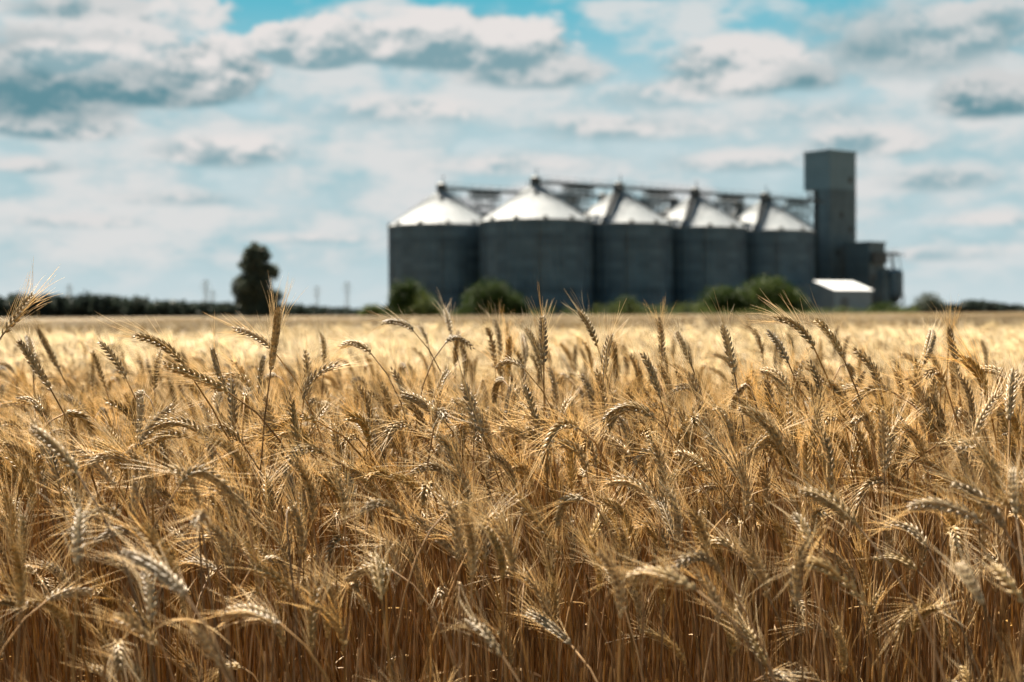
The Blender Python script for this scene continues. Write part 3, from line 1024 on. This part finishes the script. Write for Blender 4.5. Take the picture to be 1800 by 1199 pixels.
def bush(px, top, halfpx, d, label, seed, lopside=0., n=4200, mat=None, flat=1.0):
    rng = np.random.default_rng(seed)
    b = ground_at(px, d)
    e = empty('bush', b, label, 'bush', 'bushes at the foot of the silos')
    h = height_for(top, px, d) * 1.04; w = halfpx / F * d * 1.12
    lbs = []
    for _ in range(22):
        x = rng.uniform(-1, 1); hh = h * math.sqrt(max(.05, 1 - (abs(x) ** 2.2) * .85)) * (1 + lopside * x)
        s = min(w, h) * rng.uniform(.25, .42)
        z = rng.uniform(.15, 1) * max(.2, hh - s)
        lbs.append((x * (w - s * .8), rng.uniform(-1, 1) * w * .5, z, s * 1.1, s, s))
    lbs.append((0, 0, h * .45, w * .82, w * .6, h * .5))
    foliage(lbs, int(n * 2.2), .15 + .012 * w, rng, 'foliage', mat or M_LEAF_BUSH, e)
    q = QB()
    for i in range(5):
        a = rng.uniform(0, 6.28)
        tube(q, [(0, 0, 0), (math.cos(a) * w * .2, math.sin(a) * w * .2, h * .35), (math.cos(a) * w * .5, math.sin(a) * w * .4, h * .7)], (.09, .06, .02), 6)
    o = bpy.data.objects.new('stem', q.mesh('stem', [M_BARK])); COL.objects.link(o); o.parent = e


bush(718, 487, 40, 232, 'rounded dark green bush at the foot of the leftmost silo', 21)
bush(862, 487, 52, 231, 'tall dark bush between the leftmost and largest silos', 22, -.08)
bush(1345, 485, 70, 238, 'biggest bright green bush in front of the last front silo', 23, .12, 6500, M_LEAF_BUSH2)
bush(1268, 500, 50, 237, 'lower left bush beside the biggest green one', 24, .2)
bush(745, 512, 30, 229, 'low pale green shrub right of the leftmost silo bush', 25, 0, 2500, M_WEED)
bush(905, 513, 26, 229, 'small green shrub leaning against the largest silo', 26, -.2, 2500)
bush(1100, 518, 26, 232, 'small low shrub in front of the second front silo', 27, 0, 2200)
bush(1555, 530, 32, 245, 'low dark shrub below the dryer', 28, 0, 2200)
bush(1632, 514, 34, 300, 'rounded olive bush standing alone right of the plant', 29, .1, 3200, M_LEAF_TREE)
bush(655, 534, 25, 260, 'low green shrub left of the leftmost silo', 30, 0, 2000, M_WEED)


def strip(px0, px1, topf, d, depth, label, name, n, leaf, mat, seed, lobe_px):
    rng = np.random.default_rng(seed)
    lbs = []
    o = ground_at((px0 + px1) / 2, d)
    px = px0
    while px < px1:
        dd = d + rng.uniform(0, depth)
        p = ground_at(px, dd) - o
        h = max(.6, height_for(topf(px), px, dd) * rng.uniform(.86, 1.1))
        w = lobe_px / F * dd
        lbs.append((p[0], p[1], h * .5, w * rng.uniform(.7, 1.2), w, h * .52))
        lbs.append((p[0] + rng.normal(0, w * .5), p[1], h * .72, w * .5, w * .5, h * .30))
        px += lobe_px * .62
    f = foliage(lbs, n, leaf, rng, name, mat, None)
    f.location = o
    tag(f, label, 'trees' if 'wood' in name else 'weeds', kind='stuff')


strip(-220, 690, lambda x: np.interp(x, (0, 180, 300, 420, 560, 640), (519, 519, 528, 531, 537, 541)) + 2, 430, 40,
      'dark line of far trees along the horizon left of the silos', 'far_wood', 42000, .8, M_LEAF_WOOD, 41, 20)
strip(1600, 2050, lambda x: np.interp(x, (1600, 1670, 1720, 1745, 1800), (540, 536, 528, 533, 538)), 520, 40,
      'dark low line of far trees right of the plant', 'far_wood', 20000, .8, M_LEAF_WOOD, 42, 16)
strip(690, 1620, lambda x: 540 + 4 * math.sin(x * .05) - (9 if 1050 < x < 1240 else 0), 226, 6, 'strip of green and yellow weeds along the far field edge', 'weeds', 14000, .12, M_WEED, 43, 12)


# ------------------------------------------------------------------ pylons
def pylon(px, top, d, label, seed):
    b = ground_at(px, d)
    e = empty('pylon', b, label, 'pylon', 'distant power pylons on the horizon')
    h = height_for(top, px, d)
    m = MB(); w = h * .06
    cs = [(-1, -1), (1, -1), (1, 1), (-1, 1)]
    for i, (sx, sy) in enumerate(cs):
        m.bar((sx * w, sy * w, 0), (sx * w * .15, sy * w * .15, h), .35)
        q = cs[(i + 1) % 4]
        for k in range(7):
            f0, f1 = 1 - .85 * k / 7, 1 - .85 * (k + 1) / 7
            m.bar((sx * w * f0, sy * w * f0, h * k / 7), (q[0] * w * f1, q[1] * w * f1, h * (k + 1) / 7), .22)
    m.build('mast', M_PYL, e)
    for z, l in ((.70, .13), (.83, .16), (.94, .10)):
        c = MB().bar((-h * l, 0, h * z), (h * l, 0, h * z), .4); c.bar((-h * l, 0, h * z), (0, 0, h * z + h * .05), .25); c.bar((h * l, 0, h * z), (0, 0, h * z + h * .05), .25)
        c.build('crossarm', M_PYL, e)


M_PYL = plain('pylon_steel', (.30, .33, .34), .5, .3, scale=.2)
pylon(123, 500, 1500, 'faint pylon at far left above the dark tree line', 1)
pylon(363, 492, 1300, 'taller faint pylon left of the lone tree', 2)
pylon(375, 510, 1900, 'smaller faint pylon just right of the taller one by the lone tree', 3)
pylon(558, 503, 1600, 'thin faint pylon right of the lone tree', 4)
pylon(611, 495, 1350, 'faint pylon nearest the leftmost silo', 5)

# ------------------------------------------------------------------ sun and sky
SUN_EL, SUN_AZ = R(53), R(-26)        # azimuth from +Y towards +X (negative = left)
sd = np.array((math.sin(SUN_AZ) * math.cos(SUN_EL), math.cos(SUN_AZ) * math.cos(SUN_EL), math.sin(SUN_EL)))
sl = bpy.data.lights.new('sun', 'SUN'); sl.energy = 5.0; sl.angle = R(.53); sl.color = (1., .90, .75)
so = bpy.data.objects.new('sun', sl); COL.objects.link(so)
so.rotation_euler = Vector(-sd).to_track_quat('-Z', 'Y').to_euler()
so.location = (0, 0, 60)

W = bpy.data.worlds.new('World'); S.world = W; W.use_nodes = True
nt = W.node_tree; nt.nodes.clear(); N, L = nt.nodes, nt.links


def val(x, sock):
    if isinstance(x, (int, float)): sock.default_value = x
    elif isinstance(x, tuple): sock.default_value = x
    else: L.new(x, sock)


def m_(op, a, b=0., c=None, clamp=False):
    n = N.new('ShaderNodeMath'); n.operation = op; n.use_clamp = clamp
    val(a, n.inputs[0]); val(b, n.inputs[1])
    if c is not None: val(c, n.inputs[2])
    return n.outputs[0]


def smooth(x, lo, hi):
    n = N.new('ShaderNodeMapRange'); n.interpolation_type = 'SMOOTHSTEP'
    val(x, n.inputs[0]); n.inputs[1].default_value = lo; n.inputs[2].default_value = hi
    return n.outputs[0]


def mixc(f, a, b):
    n = N.new('ShaderNodeMix'); n.data_type = 'RGBA'
    val(f, n.inputs[0])
    for s, q in ((n.inputs[6], a), (n.inputs[7], b)):
        if isinstance(q, tuple): s.default_value = (*q, 1)
        else: L.new(q, s)
    return n.outputs[2]


tcw = N.new('ShaderNodeTexCoord')
sx = N.new('ShaderNodeSeparateXYZ'); L.new(tcw.outputs['Generated'], sx.inputs[0])
X, Y, Zc = sx.outputs
az = m_('ARCTAN2', X, Y)
el = m_('ARCSINE', Zc)


def noise(scale, detail, rough=.55, stretch=(1, 1), off=0., up=0., side=0.):
    cb = N.new('ShaderNodeCombineXYZ')
    L.new(m_('MULTIPLY', m_('ADD', az, side), stretch[0]), cb.inputs[0]); L.new(m_('MULTIPLY', m_('ADD', el, up), stretch[1]), cb.inputs[1])
    cb.inputs[2].default_value = off
    n = N.new('ShaderNodeTexNoise'); n.inputs['Scale'].default_value = scale; n.inputs['Detail'].default_value = detail
    n.inputs['Roughness'].default_value = rough
    L.new(cb.outputs[0], n.inputs['Vector'])
    return m_('SUBTRACT', n.outputs['Fac'], .5)


nA = noise(14, 7, .55, (1, 1.6), .0)        # billows
nB = noise(38, 6, .6, (1, 1.5), 3.)         # fine billows
nAu = noise(14, 7, .55, (1, 1.6), .0, .011, -.005)
nBu = noise(38, 6, .6, (1, 1.5), 3., .005, -.002)
emb = m_('ADD', m_('MULTIPLY', m_('SUBTRACT', nAu, nA), 4.0), m_('MULTIPLY', m_('SUBTRACT', nBu, nB), 1.6))     # sunlit tops of the billows
nC = noise(9, 6, .5, (1, 2.5), 7.)         # wide streaks
nD = noise(22, 5, .5, (1, 2.0), 11.)       # small streaks

sky = N.new('ShaderNodeTexSky'); sky.sky_type = 'NISHITA'; sky.sun_disc = False
sky.sun_elevation = SUN_EL; sky.sun_rotation = SUN_AZ
sky.air_density = 1.0; sky.dust_density = .6; sky.ozone_density = 1.5
EXPO = 2.08
SKYS = .22
grade = N.new('ShaderNodeMix'); grade.data_type = 'RGBA'; grade.blend_type = 'MULTIPLY'
grade.inputs[0].default_value = 1; L.new(sky.outputs[0], grade.inputs[6])
grade.inputs[7].default_value = (.53 * SKYS, .70 * SKYS, .63 * SKYS, 1)
col = grade.outputs[2]
# broken cloud over the rest of the dome
nE = N.new('ShaderNodeTexNoise'); nE.inputs['Scale'].default_value = 2.4; nE.inputs['Detail'].default_value = 6
L.new(tcw.outputs['Generated'], nE.inputs['Vector'])
col = mixc(m_('MULTIPLY', smooth(nE.outputs['Fac'], .46, .62), smooth(Zc, .02, .25)), col, (.25, .243, .232))
# clear teal of the open gaps, seen on the sunward side only through the clouds
frontm = smooth(Y, -.15, .55)               # the broken cloud field stands in the sunward half of the sky
TEAL, PALE = (.060, .46, .60), (.60, .70, .725)
lowf = smooth(el, .245, .10)
clear = mixc(lowf, TEAL, PALE)
col = mixc(m_('MULTIPLY', frontm, smooth(el, .9, .35)), col, clear)
# thin broken layer over most of the low sky
layer = smooth(m_('ADD', m_('ADD', m_('MULTIPLY', nC, 1.5), m_('MULTIPLY', nD, .7)), m_('MULTIPLY', smooth(el, .235, .12), .34)), -.02, .30)
layc = mixc(smooth(m_('ADD', m_('MULTIPLY', nC, .8), m_('ADD', m_('MULTIPLY', nD, .7), m_('MULTIPLY', nA, .5))), -.17, .15), (.36, .56, .615), (.74, .735, .725))
col = mixc(m_('MULTIPLY', m_('MULTIPLY', layer, .85), m_('MULTIPLY', frontm, smooth(el, .0, .05))), col, layc)

WHITE, GREY, DTEAL = (.80, .765, .745), (.42, .54, .58), (.125, .275, .325)
# (centre x, centre y, half width, half height, softness, lightness, base darkness) in photo pixels -> directions
CLOUDS = [
 (1100, 225, 240, 44, .5, .9, .5), (690, 195, 240, 46, .5, .95, .4), (60, 292, 130, 24, .5, .85, .5), (330, 350, 180, 24, .6, .8, .45), (1720, 385, 130, 26, .6, .9, .45),
 (390, 268, 150, 46, .35, 1., .65), (880, 290, 230, 38, .6, .9, .4), (1520, 250, 140, 46, .4, .9, .6), (1650, 318, 130, 36, .5, .85, .55), (1300, 285, 190, 34, .5, .9, .45),
 (130, 390, 170, 22, .6, .85, .4), (560, 420, 160, 20, .6, .9, .3), (1640, 450, 150, 22, .6, .9, .35),
 (930, 128, 170, 50, .35, .75, .75), (1530, 34, 220, 62, .7, .65, .5), (1600, 80, 280, 100, .5, .5, .75), (1690, 30, 110, 34, .4, .9, .4), (1530, 85, 90, 40, .5, .35, .8), (1730, 55, 160, 66, .4, .7, .7), (1745, 172, 125, 60, .25, .75, .95), (1460, 200, 200, 46, .7, .75, .3), (90, 218, 150, 46, .25, .95, .8),
 (1160, 170, 130, 50, .4, .95, .3), (1290, 120, 165, 76, .28, .95, .8), (1420, 140, 75, 36, .5, .55, .9),
 (190, 20, 240, 40, .35, .75, .8), (170, 70, 250, 50, .35, .9, .5), (60, 150, 230, 104, .25, .5, 1.), (150, 110, 160, 44, .3, 1., .6), (250, 158, 235, 50, .28, .55, 1.), (385, 122, 105, 66, .2, 1., .95),
 (560, 82, 130, 62, .16, 1., .7), (800, 78, 240, 74, .18, 1., .75), (660, 20, 60, 24, .5, .8, .1), (330, 25, 80, 46, .25, .9, .2),
]
grp = bpy.data.node_groups.new('cloud', 'ShaderNodeTree')
for nm, ty in (('az', 'NodeSocketFloat'), ('el', 'NodeSocketFloat'), ('nA', 'NodeSocketFloat'), ('nB', 'NodeSocketFloat'), ('under', 'NodeSocketColor'),
               ('a0', 'NodeSocketFloat'), ('e0', 'NodeSocketFloat'), ('rx', 'NodeSocketFloat'), ('ry', 'NodeSocketFloat'), ('soft', 'NodeSocketFloat'),
               ('emb', 'NodeSocketFloat'), ('light', 'NodeSocketFloat'), ('dark', 'NodeSocketFloat'), ('front', 'NodeSocketFloat')):
    grp.interface.new_socket(nm, in_out='INPUT', socket_type=ty)
grp.interface.new_socket('over', in_out='OUTPUT', socket_type='NodeSocketColor')
Nw, Lw = N, L
N, L = grp.nodes, grp.links
gi = N.new('NodeGroupInput'); go = N.new('NodeGroupOutput'); I = gi.outputs
aa = m_('DIVIDE', m_('ADD', m_('SUBTRACT', I['az'], I['a0']), m_('MULTIPLY', I['nA'], .02)), I['rx'])
bb = m_('DIVIDE', m_('SUBTRACT', I['el'], I['e0']), I['ry'])
bneg = m_('MULTIPLY', m_('MINIMUM', bb, 0.), 1.35)
bpos = m_('MAXIMUM', bb, 0.)
b2 = m_('ADD', bneg, bpos)
rr = m_('SQRT', m_('ADD', m_('MULTIPLY', aa, aa), m_('MULTIPLY', b2, b2)))
# billowy top, flat calm base
amp = smooth(bb, -.7, .1)
pert = m_('ADD', m_('MULTIPLY', I['nA'], 1.5), m_('MULTIPLY', I['nB'], .75))
rr = m_('ADD', rr, m_('MULTIPLY', pert, m_('MULTIPLY_ADD', amp, .75, .25)))
n = N.new('ShaderNodeMapRange'); n.interpolation_type = 'SMOOTHSTEP'
L.new(rr, n.inputs[0]); n.inputs[1].default_value = 1.0; L.new(m_('SUBTRACT', 1.0, m_('MULTIPLY', I['soft'], 1.6)), n.inputs[2])
mask = m_('MULTIPLY', n.outputs[0], I['front'])
t = m_('ADD', m_('MULTIPLY', bb, .9), m_('ADD', I['emb'], m_('ADD', m_('MULTIPLY', I['nA'], -2.0), m_('MULTIPLY', I['nB'], -1.2))))
lit = smooth(t, -.75, .65)
lit = m_('MULTIPLY', lit, I['light'])
base = mixc(I['dark'], (.50, .64, .68), DTEAL)
cc = mixc(lit, base, WHITE)
L.new(mixc(mask, I['under'], cc), go.inputs[0])
N, L = Nw, Lw
for cx, cy, rx, ry, soft, light, dark in CLOUDS:
    # direction of the cloud centre
    v = norm(CF + CR * (cx - 900) / F + CU * (599.5 - cy) / F)
    g = N.new('ShaderNodeGroup'); g.node_tree = grp
    for s, q in (('az', az), ('el', el), ('nA', nA), ('nB', nB), ('emb', emb), ('under', col), ('front', frontm)): L.new(q, g.inputs[s])
    for s, q in (('a0', math.atan2(v[0], v[1])), ('e0', math.asin(v[2])), ('rx', rx / F), ('ry', ry / F), ('soft', soft), ('light', light), ('dark', dark)):
        g.inputs[s].default_value = float(q)
    col = g.outputs[0]
bg = N.new('ShaderNodeBackground'); L.new(col, bg.inputs[0]); bg.inputs[1].default_value = 1 / 2 ** EXPO
ow = N.new('ShaderNodeOutputWorld'); L.new(bg.outputs[0], ow.inputs[0])
W.cycles.sampling_method = 'MANUAL'; W.cycles.sample_map_resolution = 512

# ------------------------------------------------------------------ render settings
S.view_settings.view_transform = 'Standard'
S.view_settings.look = 'None'
S.view_settings.exposure = EXPO
S.view_settings.gamma = 1
c = S.cycles
c.max_bounces = 8; c.diffuse_bounces = 5; c.glossy_bounces = 2; c.transmission_bounces = 5
c.use_adaptive_sampling = True; c.adaptive_threshold = .015
c.use_denoising = True
c.caustics_reflective = False; c.caustics_refractive = False
